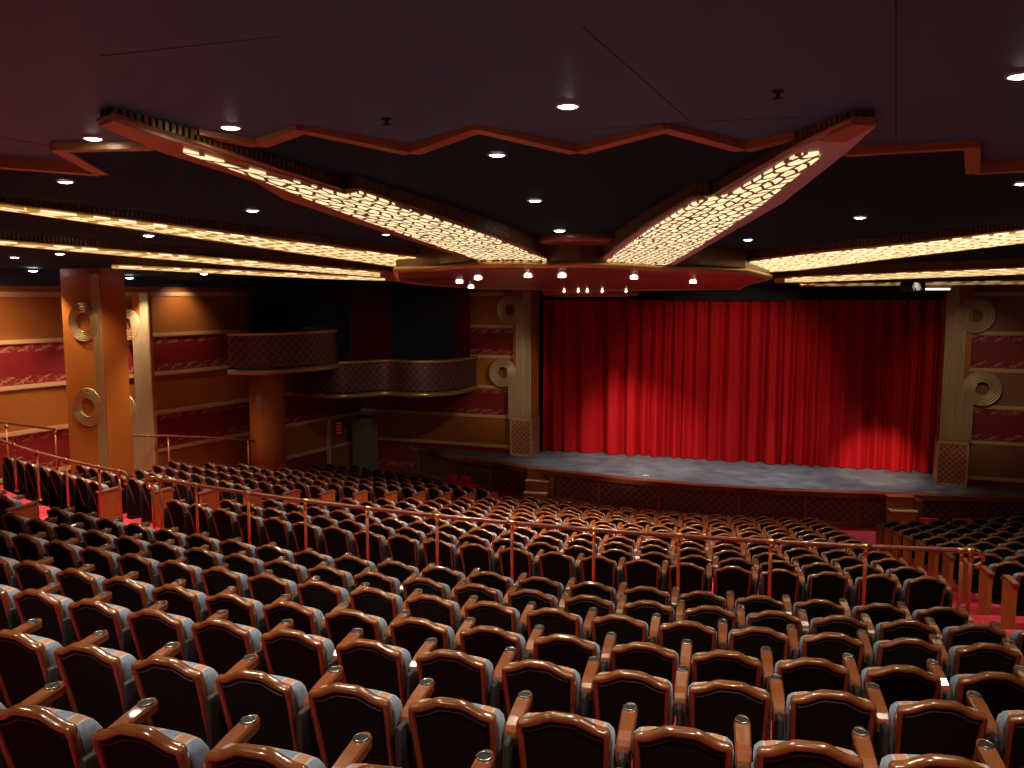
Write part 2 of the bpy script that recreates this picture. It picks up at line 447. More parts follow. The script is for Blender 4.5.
ORD = ['', 'first', 'second', 'third', 'fourth', 'fifth', 'sixth', 'seventh', 'eighth', 'ninth', 'tenth', 'eleventh', 'twelfth', 'thirteenth', 'fourteenth', 'fifteenth', 'sixteenth',
       'seventeenth', 'eighteenth', 'nineteenth', 'twentieth', 'twenty-first', 'twenty-second', 'twenty-third', 'twenty-fourth', 'twenty-fifth', 'twenty-sixth', 'twenty-seventh', 'twenty-eighth', 'twenty-ninth', 'thirtieth']
SEATS = []   # dict(R, z, th, label, group, endl, endr)
def rail_edge_theta(R, x0, y0, x1, y1):                  # angle at which an arc crosses a straight aisle edge
    best = None
    for i in range(-700, 700):
        th = math.radians(i*.05); p = pol(R, th)
        s = (x1-x0)*(p.y-y0) - (y1-y0)*(p.x-x0)          # >0 : left of the line
        if s < 0: return th
    return math.radians(35)
def add_seat(R, z, th, **kw): SEATS.append(dict(R=R, z=z, th=th, **kw))
# near block (rows 1..7, row 7 edges the cross aisle)
nend = {2: 10, 3: 13, 4: 15, 5: 18, 6: 20, 7: 20}
for k in range(2, 8):
    R, z = near[k]; st = PITCH / R
    a = math.radians(nphase[k]); n0 = {2: -3, 3: -2, 4: -1, 5: -1, 6: -1, 7: 0}[k]
    for i in range(n0, nend[k] + 1):
        pos = nend[k] - i + 1
        add_seat(R, z, a + i*st, blk='n', row=8-k, pos=pos, el=(k == 7 and i == n0), er=(i == nend[k]))
R, z = near[1]; st = PITCH / R
a1_ = math.atan2(atz(143, 722, z).x - CX, CY - atz(143, 722, z).y)
for i in range(-2, 9): add_seat(R, z, a1_ + i*st, blk='n', row=7, pos=9-i, el=False, er=False)
# near-left block across the left aisle
for k, t0 in ((7, -33.6), (6, -32.3)):
    R, z = near[k]; st = PITCH / R
    for i in range(4): add_seat(R, z, math.radians(t0) - i*st, blk='nl', row=8-k, pos=i+1, el=False, er=(i == 0))
# front centre, left and right blocks
for k in range(1, 13):
    R, z = front[k]; st = PITCH / R
    tl = math.radians(-33.08) + (.0 if k % 2 else .12*st)
    edge = rail_edge_theta(R, 5.43, 10.3, 7.95, 21.4)
    n = int((edge - tl) / st + .1); ex = (edge - tl - n*st) / max(n, 1)
    for i in range(n):
        add_seat(R, z, tl + (i+.5)*(st+ex), blk='f', row=k, pos=n-i, el=(i == 0), er=(i == n-1))
    tr = math.radians(-37.25); tf = math.radians(-38.5)     # the left block's rows are straight
    p0 = pol(R, tr); i = 0
    while i < 26:
        p = p0 - Vector((math.cos(tf), math.sin(tf), 0)) * (i+.5) * PITCH
        if (p.xy - LW0).dot(LN) < 1.55: break
        add_seat(R, z, tf, P=(p.x, p.y), blk='fl', row=k, pos=i+1, el=False, er=(i == 0)); i += 1
    e2 = rail_edge_theta(R, 6.75, 11.5, 8.62, 19.0) + .045/R
    for i in range(12 if k < 12 else 0): add_seat(R, z, e2 + (i+.56)*st, blk='fr', row=k, pos=i+1, el=(i == 0), er=False)
def spos(s): return Vector((*s['P'], s['z'])) if 'P' in s else pol(s['R'], s['th'], s['z'])
def inframe(s):
    p = spos(s); px, py, d = proj(*p)
    s['px'], s['py'], s['d'] = px, py, d
    m = 300/d
    return -m < px < 1024+m and py < 768 + 25 and d > .5
OFF = [s for s in SEATS if not inframe(s) and s['blk'] == 'fr' and s['row'] > 1 and s['px'] < 1330]   # the right block goes on past the picture edge
SEATS = [s for s in SEATS if inframe(s)]
# keep seats clear of the big pillar
PIL = aty(106, 400, 18.9)
SEATS = [s for s in SEATS if (spos(s).xy - (Vector((PIL.x, PIL.y)) - UX*.65 + UY*.4)).length > 1.15]
SEATS = [s for s in SEATS if (spos(s).xy - Vector((-7.08, 24.6))).length > .95 and (spos(s).xy - Vector((-5.3, 29.9))).length > .8]
SEATS.sort(key=lambda s: s['d'])
IND, REST = SEATS[:300], SEATS[300:] + OFF
def seat_label(s):
    r, p = ORD[s['row']], ORD[min(s['pos'], 30)]
    return {'n': 'wood-framed theatre seat, %s from right aisle, %s row on the near side of handrail',
            'nl': 'wood-framed theatre seat across the left aisle, %s from aisle, %s row before handrail',
            'f': 'dark theatre seat in middle block, %s from right aisle, %s row past the handrail',
            'fl': 'dark theatre seat in left block, %s from its aisle end, %s row past handrail',
            'fr': 'dark theatre seat in right block, %s from its aisle end, %s row past handrail'}[s['blk']] % (p, r)
GRP = {'n': 'seats in the near block', 'nl': 'seats in the near left block', 'f': 'seats in the middle block past the handrail', 'fl': 'seats in the left block past the handrail', 'fr': 'seats in the right block past the handrail'}
for idx, s in enumerate(IND):
    R, th = s['R'], s['th']
    t = thing('theatre_seat', seat_label(s), 'seat', spos(s) - EZ*CREST, th, GRP[s['blk']])
    link('backrest_frame', ME['backrest_frame'], t)
    pn = link('back_panel', ME['back_panel'], t)
    if s['d'] < 8.5: link('piping', ME['piping'], pn)
    link('backrest_cushion', ME['backrest_cushion'], t)
    link('seat_cushion', ME['seat_cushion'], t)
    sides = ['r', 'l'] if s['el'] and s['blk'] not in ('fr',) else ['r']
    if s['er'] and s['blk'] in ('fl', 'nl'): sides = []
    if s['blk'] in ('fl', 'nl'): sides.append('l')
    for q in sides:
        ar = link('armrest', ME['armrest'+q], t)
        if s['d'] < 13:
            cr = link('cup_holder', ME['cup'+q], ar)
        if s['d'] < 8.5: link('cup_well', ME['well'+q], ar)
        link('arm_support', ME['support'+q], t)
    q = 'l' if s['el'] and s['blk'] == 'fr' else 'r' if s['er'] and s['blk'] in ('fl', 'nl') else None
    if q:
        pa = link('end_panel', ME['panel'+q], t); link('panel_cap', ME['cap'+q], pa)
# the remaining far seats: one object
def bulk(parts, seats):
    V, Fc, Mi, Sm = [], [], [], []
    for s in seats:
        c, n_ = math.cos(s['th']), math.sin(s['th']); p = spos(s) - EZ*CREST
        for mb, mi, cond in parts:
            if not cond(s): continue
            o = len(V)
            V += [(p.x + x*c - y*n_, p.y + x*n_ + y*c, p.z + z) for x, y, z in mb.v]
            Fc += [[k + o for k in f] for f in mb.f]; Mi += [mi]*len(mb.f); Sm += mb.sm
    me = bpy.data.meshes.new('far_seats'); me.from_pydata(V, [], Fc)
    for k in ('seat_wood', 'back_cloth', 'fabric', 'arm_wood', 'panel_wood', 'rail_wood'): me.materials.append(M[k])
    me.polygons.foreach_set('material_index', Mi); me.polygons.foreach_set('use_smooth', Sm); me.update()
    return me
yes = lambda s: True
far = link('far_theatre_seats', bulk([(seat_frame(5, True), 0, yes), (seat_panel(5), 1, yes), (seat_cushion_back(True), 2, yes), (seat_cushion(), 2, yes),
    (seat_arm(.28, True), 3, lambda s: s['blk'] not in ('fl', 'nl')), (seat_arm(-.28, True), 3, lambda s: s['blk'] in ('fl', 'nl')),
    (end_panel(-1), 4, lambda s: s['el'] and s['blk'] == 'fr'), (end_cap(-1), 5, lambda s: s['el'] and s['blk'] == 'fr'),
    (end_panel(1), 4, lambda s: s['er'] and s['blk'] == 'fl'), (end_cap(1), 5, lambda s: s['er'] and s['blk'] == 'fl')], REST))
tag(far, 'far rows of dark wood-framed theatre seats before the stage', 'seats', None, 'stuff')
print('SEATS', len(IND), len(REST))

# ------------------------------------------------------------------ side wall, flank wall and right wall with wood / frieze bands
def banded(name, p, q, z0, z1, depth=.12, sgn=1.0, skip=(), wood='wall_wood', first=1):
    """vertical wall from plan point p to q; wood panels and friezes alternate between the trim bands"""
    p, q = Vector(p), Vector(q); d = (q - p); L = d.length; d.normalize(); n = Vector((d.y, -d.x)) * sgn
    P = lambda a, o, z: (p.x + d.x*a + n.x*o, p.y + d.y*a + n.y*o, z)
    zs = [z1] + [z for z in BANDS if z0 < z < z1] + [z0]
    w_, f_ = MB(), MB()
    for i in range(len(zs)-1):
        zt, zb_ = zs[i], zs[i+1]
        k = sum(1 for z in BANDS if z >= zt - .01)           # how many bands lie above
        tgt = f_ if k in (2, 4, 6) else w_
        tgt.quad(P(0, 0, zb_), P(L, 0, zb_), P(L, 0, zt), P(0, 0, zt), L, zt - zb_)
    w_.obox(p, d, n, 0, L, -depth, -.01, z0, z1)
    root = struct(w_.build(name, M[wood]))
    if f_.v: struct(f_.build('frieze', M['frieze'], root))
    t_ = MB()
    for z in zs[1:-1]:
        for a0, a1, zz, hh, oo in ((0, L, z, .045, .055), (0, L, z - .05, .02, .03)):
            t_.obox(p, d, n, a0, a1, 0, oo, zz - hh, zz + hh)
    struct(t_.build('trim', M['trim_wood'], root))
    return root
ZN = lambda y: 1.25 - .035*y                                 # underside of the navy soffit
banded('wall_left', LW0, LW1, -7.2, .20)
wl = MB(); wl.obox(LW0, LD, LN, 0, (LW1-LW0).length, -.12, -.005, .20, 1.2); struct(wl.build('wall_left_cornice', M['blue_lit_wall']))
FLK = Vector(A0) + UY*.25
c0 = FLK - UX*7.2; c1 = FLK + UX*.02
banded('wall_left_flank', c0, c1, -7.2, .30)
wr0 = Vector(A1) + UY*.25 - UX*.05; wr1 = wr0 + UX*9
banded('wall_right', wr0, wr1, -7.2, .30, wood='wall_wood_dull')
# panel joints on right / flank walls are thin dark reveals
for i, (px, py0, py1, pp, qq) in enumerate(((1001, 336, 372, wr0, wr1), (490, 418, 447, c0, c1))):
    a = onwall(px, py0, pp, qq); b = onwall(px, py1, pp, qq)
# back and right closing walls (behind the camera and out of view to the right)
bk = MB(); bk.obox((0, 0), Vector((1, 0)), Vector((0, 1)), -22, 24, -3.2, -3.0, -4, 1.3); struct(bk.build('wall_back', M['wall_wood_dull']))

# ------------------------------------------------------------------ ribbons: fluted stems that curl into a scroll
def ribbon(path, width, origin, ux, uz, un, flutes=5, relief=.03, base=.02):
    """sweep a fluted band along a 2-D path (list of (a,b)); ux,uz span the face, un points out of it"""
    m = MB(); prof = []
    for k in range(flutes):
        x0, x1 = -width/2 + width*k/flutes, -width/2 + width*(k+1)/flutes
        for f, h in ((.06, 0), (.25, .8), (.5, 1), (.75, .8), (.94, 0)): prof.append((x0 + (x1-x0)*f, base + relief*h))
    prof = [(-width/2, 0)] + prof + [(width/2, 0)]
    rs = []
    for i, (a, b) in enumerate(path):
        a0, b0 = path[max(i-1, 0)]; a1, b1 = path[min(i+1, len(path)-1)]
        l = math.hypot(a1-a0, b1-b0); nx, nz = (b1-b0)/l, -(a1-a0)/l
        rs.append([Vector(origin) + ux*(a + nx*o) + uz*(b + nz*o) + un*h for o, h in prof])
    m.rings(rs, closed=False, smooth=False); return m
def scroll_path(x, z0, zc, cx, sweep=400, rin=None):
    """straight stem at x from z0 up to zc, then an arc about (cx,zc) that slowly tightens"""
    pts = [(x, z0), (x, (z0+zc)/2), (x, zc)]
    r = abs(x - cx); sg = 1 if x < cx else -1
    n = 44
    for k in range(1, n+1):
        t = math.radians(sweep) * k/n; rr = r * (1 - .16*max(0, (k/n - .25)))
        pts.append((cx - sg*rr*math.cos(t), zc + rr*math.sin(t)))
    return pts
V3 = lambda v, z=0: Vector((v.x, v.y, z))
EZ = Vector((0, 0, 1))
def scroll_column(name, label, px_left, py_foot, foot_z, top_z, width, sgn, scr, plane_p, ux, uy, body=None, base_h=1.3, rw=.33, foot=True, depth=.85):
    """sgn=+1: scrolls to the right (ux), -1: to the left.  plane_p: plan point of the inner front edge"""
    t = thing(name, label, 'column', (plane_p.x, plane_p.y, foot_z))
    inv = Vector((plane_p.x, plane_p.y, foot_z))
    X = V3(ux)*sgn; N = V3(uy)*-1
    def R(mb): mb.v = [tuple(Vector(v) - inv) for v in mb.v]; return mb
    # shaft: narrow body of wood carrying the ribbons
    b = MB(); b.obox(plane_p, ux*sgn, uy, 0.0, width, 0, depth, foot_z, top_z)
    R(b).build('shaft', M[body or 'pillar_wood'], t)
    O = Vector((plane_p.x, plane_p.y, 0)) + N*.0
    r1 = ribbon([(rw/2, foot_z + base_h), (rw/2, (foot_z+top_z)/2), (rw/2, top_z - .02)], rw, O, X, EZ, N, 5)
    R(r1).build('fluted_strip', M['column_gold'], t)
    for (cx, cz, x, z0) in scr:
        r2 = ribbon(scroll_path(x, z0, cz, cx), rw, O + N*.003*cx, X, EZ, N, 5)
        R(r2).build('scroll', M['column_gold'], t)
    if foot:
        f = MB(); w_ = width + .06
        P = lambda a, o, z: Vector((plane_p.x, plane_p.y, z)) + X*a + N*o
        f.quad(P(-.03, .085, foot_z), P(w_, .085, foot_z), P(w_, .085, foot_z+base_h), P(-.03, .085, foot_z+base_h))
        f.quad(P(-.03, .085, foot_z+base_h), P(w_, .085, foot_z+base_h), P(w_, -.1, foot_z+base_h), P(-.03, -.1, foot_z+base_h))
        for a, sg in ((-.03, 1), (w_, -1)):
            f.quad(P(a, .085, foot_z), P(a, -depth, foot_z), P(a, -depth, foot_z+base_h), P(a, .085, foot_z+base_h), depth, base_h)
        R(f).build('base_panel', M['base_lattice'], t)
        g = MB()
        for a0, a1, z0, z1 in ((-.05, -.0, 0, base_h), (w_-.03, w_+.02, 0, base_h), (-.05, w_+.02, base_h-.05, base_h+.02), (-.05, w_+.02, 0, .06)):
            g.obox(plane_p, ux*sgn, uy*-1, a0, a1, .08, .12, foot_z+z0, foot_z+z1)
        R(g).build('base_border', M['trim_wood'], t)
    return t
STZ = -5.6
# right proscenium column: inner edge at the curtain side, scrolls curl away from the stage
pR = Vector((12.60, 24.76))
sR = []
def plane_xy(px, py, p, ux):
    q = onwall(px, py, p, p + ux); return (q.xy - p).dot(ux), q.z
a, zc = plane_xy(975.3, 316, pR, UX); sR.append((a, zc, a - .36, -4.3))
a2, zc2 = plane_xy(982, 389, pR, UX); sR.append((a2, zc2, a2 - .36, -4.3))
scroll_column('proscenium_column', 'fluted gold column with two scrolls at the right edge of the stage', 0, 0, STZ, .25, .70, 1, sR, pR, UX, UY)
pL = Vector((.66, 29.21))
sL = []
a, zc = plane_xy(510.5, 310, pL, UX); sL.append((-a, zc, -a - .36, -4.3))
a2, zc2 = plane_xy(503, 373, pL, UX); sL.append((-a2, zc2, -a2 - .36, -4.3))
scroll_column('proscenium_column', 'fluted gold column with two scrolls at the left edge of the stage', 0, 0, STZ, .25, .66, -1, sL, pL, UX, UY)
# pilaster on the side wall, half hidden by the big pillar
q = aty(153, 400, 22.3); pW = Vector((q.x, q.y)); sW = []
a, zc = plane_xy(128, 325, pW, UX); sW.append((-a, zc, -a - .30, -5.0))
a2, zc2 = plane_xy(124, 409, pW, UX); sW.append((-a2, zc2, -a2 - .30, -5.0))
scroll_column('wall_pilaster', 'pale fluted gold pilaster on the side wall, half behind the orange wood pillar', 0, 0, -5.1, .05, .56, -1, sW, pW, UX, UY, base_h=0, rw=.28, foot=False, depth=.10)
# big square wood pillar with two gold rings
t = thing('square_pillar', 'square orange wood pillar with two round gold scrolls, standing among the left seats', 'pillar', (PIL.x, PIL.y, -5.0))
pp = Vector((PIL.x, PIL.y))
def loc(mb, o): mb.v = [tuple(Vector(v) - Vector(o)) for v in mb.v]; return mb
b = MB(); b.obox(pp, UX, UY, -1.16, 0, 0, .70, -5.0, .62); loc(b, t.location).build('shaft', M['pillar_wood'], t)
O = Vector((pp.x, pp.y, 0)); NN = V3(UY)*-1
rb = ribbon([(-.14, -5.0), (-.14, -2), (-.14, .45)], .24, O, V3(UX), EZ, NN, 5, .02)
loc(rb, t.location).build('gold_strip', M['gold'], t)
for px, py in ((84.5, 322), (89, 407)):
    a, zc = plane_xy(px, py, pp, UX)
    r2 = ribbon([(a + .325*math.cos(2*PI*k/48), zc + .325*math.sin(2*PI*k/48)) for k in range(49)], .235, O + NN*.004, V3(UX), EZ, NN, 6, .03)
    loc(r2, t.location).build('ring', M['gold'], t)

# ------------------------------------------------------------------ balconies and the gallery
def gallery(name, label, pts, z1, z0, back, seatback=True):
    t = thing(name, label, 'balcony', (pts[0][0], pts[0][1], z0))
    P = [Vector(p) for p in pts]
    # smooth the plan curve
    for _ in range(3):
        Q = [P[0]]
        for a_, b_ in zip(P, P[1:]): Q += [a_*.75 + b_*.25, a_*.25 + b_*.75]
        P = Q + [P[-1]]
    m = MB(); L = 0
    for a_, b_ in zip(P, P[1:]):
        l = (b_-a_).length
        m.add([(a_.x, a_.y, z0), (b_.x, b_.y, z0), (b_.x, b_.y, z1), (a_.x, a_.y, z1)], [(0, 1, 2, 3)], [[(L, 0), (L+l, 0), (L+l, z1-z0), (L, z1-z0)]]); L += l
    loc(m, t.location).build('front_panel', M['balcony_lattice'], t)
    for nm, zz, r in (('top_rail', z1, .055), ('bottom_trim', z0, .085)):
        m = MB(); m.tube([(p.x, p.y, zz) for p in P], r, 8); loc(m, t.location).build(nm, M['gold'], t)
    m = MB(); n = len(P); B = [Vector(p) for p in back]
    m.prism([(p.x, p.y) for p in P] + [(p.x, p.y) for p in B], z0 - .03, z0 + .12); loc(m, t.location).build('floor_slab', M['black'], t)
    return t
gallery('box_balcony', 'curved box balcony with brass rails above the round wood column', [(-7.95, 23.75), (-7.0, 23.7), (-6.2, 24.5), (-5.55, 25.3), (-5.32, 26.2), (-5.9, 27.3), (-7.3, 27.7)], -1.10, -2.17, [(-7.6, 27.4)])
gallery('gallery_balcony', 'long wavy gallery balcony with brass rails running to the left stage column', [(-7.2, 27.9), (-6.2, 27.2), (-5.4, 26.95), (-4.6, 27.7), (-4.0, 28.0), (-3.3, 27.4), (-2.5, 27.5), (-1.75, 28.3), (-1.25, 29.7)], -2.17, -3.25, [(-1.4, 30.1), (-5.4, 31.4)])
# round wood column that carries the box balcony
pc = aty(267, 400, 24.6)
t = thing('round_column', 'round orange wood column under the curved box balcony', 'column', (pc.x, pc.y, -5.6))
m = MB(); m.rings([[(.50*math.cos(2*PI*k/32), .50*math.sin(2*PI*k/32), z) for k in range(32)] for z in (0, 3.42)], caps=True); m.build('shaft', M['pillar_wood'], t)
m = MB(); m.rings([[(r*math.cos(2*PI*k/32), r*math.sin(2*PI*k/32), z) for k in range(32)] for r, z in ((.53, 3.30), (.56, 3.36), (.53, 3.42))]); m.build('collar', M['rib'], t)

# drapes and dark openings behind the balconies
def drape(name, label, p, q, z0, z1, waves, amp, m_, cat='curtain', irregular=0.0, flare=0.0, seed=1, hem=True):
    p, q = Vector(p), Vector(q); d = (q-p); L = d.length; d.normalize(); n = Vector((d.y, -d.x))
    rnd = random.Random(seed); NX = int(waves*16); NZ = 26
    # irregular fold phase
    ph = [0.0]
    for i in range(NX): ph.append(ph[-1] + 2*PI*waves/NX * (1 + irregular*math.sin(i*.043 + seed) + irregular*.7*math.sin(i*.0171*seed + 2)))
    o = thing(name, label, cat, (p.x, p.y, z0))
    vs_, fs = [], []
    big = [rnd.uniform(.5, 1.3) for _ in range(int(waves*2)+6)]
    for j in range(NZ+1):
        tz = j/NZ
        for i in range(NX+1):
            a = L*i/NX; f = ph[i]; k = int(f/(2*PI)) % len(big); k2 = (k+1) % len(big); fr = (f/(2*PI)) % 1
            am = amp * (big[k]*(1-fr) + big[k2]*fr)
            low = 1 + flare*(1-tz)**1.5
            off = am * ((1.9*abs(math.sin(f/2)) - 1.1) * low + .22*math.sin(2.1*f + 1 + tz*.8) + .45*(1-tz)*math.sin(f*.37 + 1.3*seed))
            sway = .04*(1-tz)*math.sin(f*.5 + seed)
            vs_.append((d.x*(a+sway) + n.x*off, d.y*(a+sway) + n.y*off, (z1-z0)*tz))
    for j in range(NZ):
        for i in range(NX):
            s_ = j*(NX+1) + i; fs.append((s_, s_+1, s_+NX+2, s_+NX+1))
    mb = MB(); mb.add(vs_, fs, smooth=True); mb.build('cloth', m_, o)
    return o
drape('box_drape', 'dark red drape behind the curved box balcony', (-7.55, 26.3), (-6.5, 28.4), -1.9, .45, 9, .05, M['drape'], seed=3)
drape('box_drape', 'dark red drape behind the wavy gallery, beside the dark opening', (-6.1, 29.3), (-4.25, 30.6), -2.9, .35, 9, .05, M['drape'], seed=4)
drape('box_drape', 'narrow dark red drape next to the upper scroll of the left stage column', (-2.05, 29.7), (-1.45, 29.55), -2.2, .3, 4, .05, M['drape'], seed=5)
dk = MB(); dk.obox((-4.4, 30.6), UX, UY, 0, 2.75, -.02, .08, -3.2, .5); dk.obox((-7.9, 25.6), LD, LN, 0, 6.2, .02, .10, -2.1, .6)
struct(dk.build('wall_gallery_opening', M['blueblack']))

# ------------------------------------------------------------------ stage
edge_px = [(405, 444.5), (432, 450.5), (462, 457.5), (519, 466.5), (540, 469.5), (620, 478.5), (700, 485.5), (780, 490.3), (885, 494.2), (950, 496), (1024, 497), (1120, 497)]
edge = [atz(px, py, STZ).xy for px, py in edge_px]
back_pts = [Vector(A1) + UX*8 + UY*7, Vector(A0) - UX*5.6 + UY*7, Vector(A0) - UX*5.6 + UY*.3]
m = MB(); poly = [(p.x, p.y) for p in edge + back_pts]; m.prism(poly, STZ - .08, STZ); struct(m.build('floor_stage', M['stage']))
ft = thing('stage_apron', 'curved wood stage front of lattice panels under a red-brown lip', 'stage front', (edge[6].x, edge[6].y, FRONT_Z))
lat, cap, kick, stl = MB(), MB(), MB(), MB(); L = 0
for a_, b_ in zip(edge, edge[1:]):
    d = (b_-a_).normalized(); n = Vector((d.y, -d.x)); l = (b_-a_).length
    lat.add([(a_.x+n.x*.0, a_.y+n.y*.0, FRONT_Z+.12), (b_.x, b_.y, FRONT_Z+.12), (b_.x, b_.y, STZ-.12), (a_.x, a_.y, STZ-.12)], [(0, 1, 2, 3)], [[(L, 0), (L+l, 0), (L+l, .8), (L, .8)]])
    cap.obox(a_, d, n, -.01, l+.01, -.25, .09, STZ-.13, STZ+.015)
    kick.obox(a_, d, n, -.01, l+.01, -.1, .04, FRONT_Z, FRONT_Z+.14)
    for q_ in range(max(1, int(l/1.3))):
        s0 = (q_ + .5) * l / max(1, int(l/1.3)); stl = MB(); stl.obox(a_, d, n, s0-.05, s0+.05, -.02, .025, FRONT_Z+.12, STZ-.12); loc(stl, ft.location).build('stile', M['rail_wood'], ft)
    L += l
loc(lat, ft.location).build('lattice_panel', M['stage_lattice'], ft); loc(cap, ft.location).build('stage_lip', M['red_wood'], ft)
loc(kick, ft.location).build('kick_board', M['red_wood'], ft)
def stage_steps(label, px0, px1, pye, grp):
    a_, b_ = atz(px0, pye, STZ).xy, atz(px1, pye + (1 if px0 < 600 else .6), STZ).xy
    d = (b_-a_).normalized(); n = Vector((d.y, -d.x)); W = (b_-a_).length
    t = thing('stage_steps', label, 'steps', (a_.x, a_.y, FRONT_Z), 0, grp)
    H = STZ - FRONT_Z; k = 3
    for i in range(k):
        zt = STZ + .02 - H*i/k
        r_ = MB(); r_.obox(a_, d, n, 0, W, -.05 + .27*i, .27*(i+1), FRONT_Z, zt - .035); loc(r_, t.location).build('step_riser', M['panel_wood'], t)
        r_ = MB(); r_.obox(a_, d, n, -.02, W+.02, -.05 + .27*i, .27*(i+1)+.03, zt - .035, zt); loc(r_, t.location).build('tread', M['trim_wood'] if i else M['panel_wood'], t)
    for s0 in (W + .01,):
        r_ = MB(); r_.obox(a_, d, n, s0, s0+.16, -.05, .40, FRONT_Z, STZ - .05); loc(r_, t.location).build('side_panel', M['red_wood'], t)
    return t
stage_steps('small wood stairs up to the stage near the right column', 886, 911, 495, 'stage stairs')
stage_steps('small wood stairs up to the stage near the left column', 529, 551, 467.5, 'stage stairs')
# main curtain
cL = atz(541, 450, STZ).xy; cR = atz(944, 473.5, STZ).xy
drape('stage_curtain', 'large red velvet stage curtain hanging in deep folds', cL, cR, STZ + .02, .42, 27, .17, M['curtain'], 'curtain', irregular=.34, flare=.5, seed=2)
hd = MB(); hd.obox(cL, (cR-cL).normalized(), UY, -3, (cR-cL).length+3, .6, .7, STZ, 1.2); struct(hd.build('wall_stage_back', M['black']))
vl = MB(); vl.obox(Vector(A0) + UX*.9 + UY*.3, UX, UY, 0, 12.5, 0, .12, -.18, .7); struct(vl.build('wall_shadow_header', M['black']))  # black board standing in for the shadow over the curtain top
pa = atz(646, 475.5, STZ + .004)
m = MB(); m.add([(pa.x-.09, pa.y-.05, STZ+.004), (pa.x+.09, pa.y-.04, STZ+.004), (pa.x+.08, pa.y+.06, STZ+.004), (pa.x-.08, pa.y+.05, STZ+.004)], [(0, 1, 2, 3)])
m.add([(pa.x-.09, pa.y-.05, STZ+.012), (pa.x+.09, pa.y-.04, STZ+.012), (pa.x+.08, pa.y+.06, STZ+.012), (pa.x-.08, pa.y+.05, STZ+.012)], [(0, 1, 2, 3)])
tag(m.build('paper_scrap', M['paper']), 'small white scrap lying on the grey stage floor', 'paper')
# red chairs in front of the stage
def red_chair(label, px0, px1, py, rz):
    p = aty((px0+px1)/2, py, 1); k = (FRONT_Z + .78) / p.z; p = p*k
    t = thing('red_chair', label, 'chair', (p.x, p.y, FRONT_Z), rz, 'red chairs by the stage')
    b = MB(); b.rings([[(x, y + .10*(z), z_) for x, y, z_ in rrect(-.23+k_, .23-k_, -.03, .03, .025, 3, z)] for k_, z in ((.02, .40), (0, .42), (0, .76), (.02, .78))], caps=True); b.build('backrest', M['red_plastic'], t)
    b = MB(); b.box(-.23, .23, .08, .52, .42, .47, .02); b.build('seat', M['red_plastic'], t)
    for x in (-.2, .2):
        for y in (.1, .5):
            b = MB(); b.tube([(x, y, .43), (x*1.05, y + (-.03 if y < .3 else .03), 0)], .013, 8); b.build('leg', M['dark_metal'], t)
red_chair('red chair before the right end of the stage, next to the stage stairs', 920, 939, 519, -.25)
red_chair('red chair before the right end of the stage, farther from the stairs', 953, 973, 519.5, -.15)
red_chair('red chair below the left end of the stage, on the wall side', 444.5, 456, 474.5, -.75)
red_chair('red chair below the left end of the stage, on the stairs side', 458.5, 470, 476.5, -.75)

# door, exit sign and grey pier at the far end of the side wall
s0 = (Vector((-6.55, 29.4)) - LW0).dot(LD)
db = MB(); db.obox(LW0, LD, LN, s0+.2, s0+1.5, .0, .05, -6.6, -4.35); dr = struct(db.build('door_1', M['wall_wood_dull']))
db = MB(); db.obox(LW0, LD, LN, s0+.1, s0+.2, 0, .10, -6.6, -4.25); db.obox(LW0, LD, LN, s0+1.5, s0+1.6, 0, .10, -6.6, -4.25); db.obox(LW0, LD, LN, s0+.1, s0+1.6, 0, .1, -4.35, -4.25); struct(db.build('door_frame', M['trim_wood'], dr))
pg = aty(361, 430, 29.9)
db = MB(); db.obox(pg.xy, UX, UY, -.33, .33, -.05, .6, -6.6, -4.35)
tag(db.build('wall_pier', M['grey_paint']), 'plain grey-brown pier in the dim corner left of the stage', 'pier')
pe = aty(339, 428, 28.6)
es = thing('lit_notice', 'dim red lit notice on the dark wall left of the grey pier', 'sign', pe, math.radians(-8))
b = MB(); b.box(-.13, .13, 0, .06, -.26, .26, .01); b.build('case', M['dark_metal'], es)
b = MB()
for i in range(4): b.box(-.09, .09, -.012, .0, -.20+.11*i, -.13+.11*i)
b.build('lit_lines', M['sign_lit'], es)

# ------------------------------------------------------------------ railings
def railing(name, label, pts, posts, zfoot, rail_m, bot=None, endcurl=()):
    t = thing(name, label, 'handrail', pts[0])
    o = t.location.copy()
    m = MB(); m.tube([Vector(p)-o for p in pts], .030, 10); m.build('rail', rail_m, t)
    for (p, zf) in posts:
        p = Vector(p)-o
        m = MB(); m.tube([(p.x, p.y, zf - o.z), (p.x, p.y, p.z - .02)], .021, 10); m.tube([(p.x, p.y, zf - o.z), (p.x, p.y, zf - o.z + .02)], .045, 12)
        m.build('post', M['copper_post'], t)
        m = MB(); m.tube([(p.x, p.y, p.z - .12), (p.x, p.y, p.z - .03)], [.028, .024], 10); m.rings([[(p.x + dx*.055 - 0, p.y + .0, p.z) for dx in (0,)]]) if False else None
        m.build('collar', M['brass'], t)
    return t, o
RR, RZ = 27.50, -2.93
def rail_th(px):                                             # angle on the rail arc at image column px
    lo, hi = math.radians(-60), math.radians(10)
    for _ in range(50):
        mid = (lo+hi)/2
        if proj(*pol(RR, mid, RZ))[0] < px: lo = mid
        else: hi = mid
    return lo
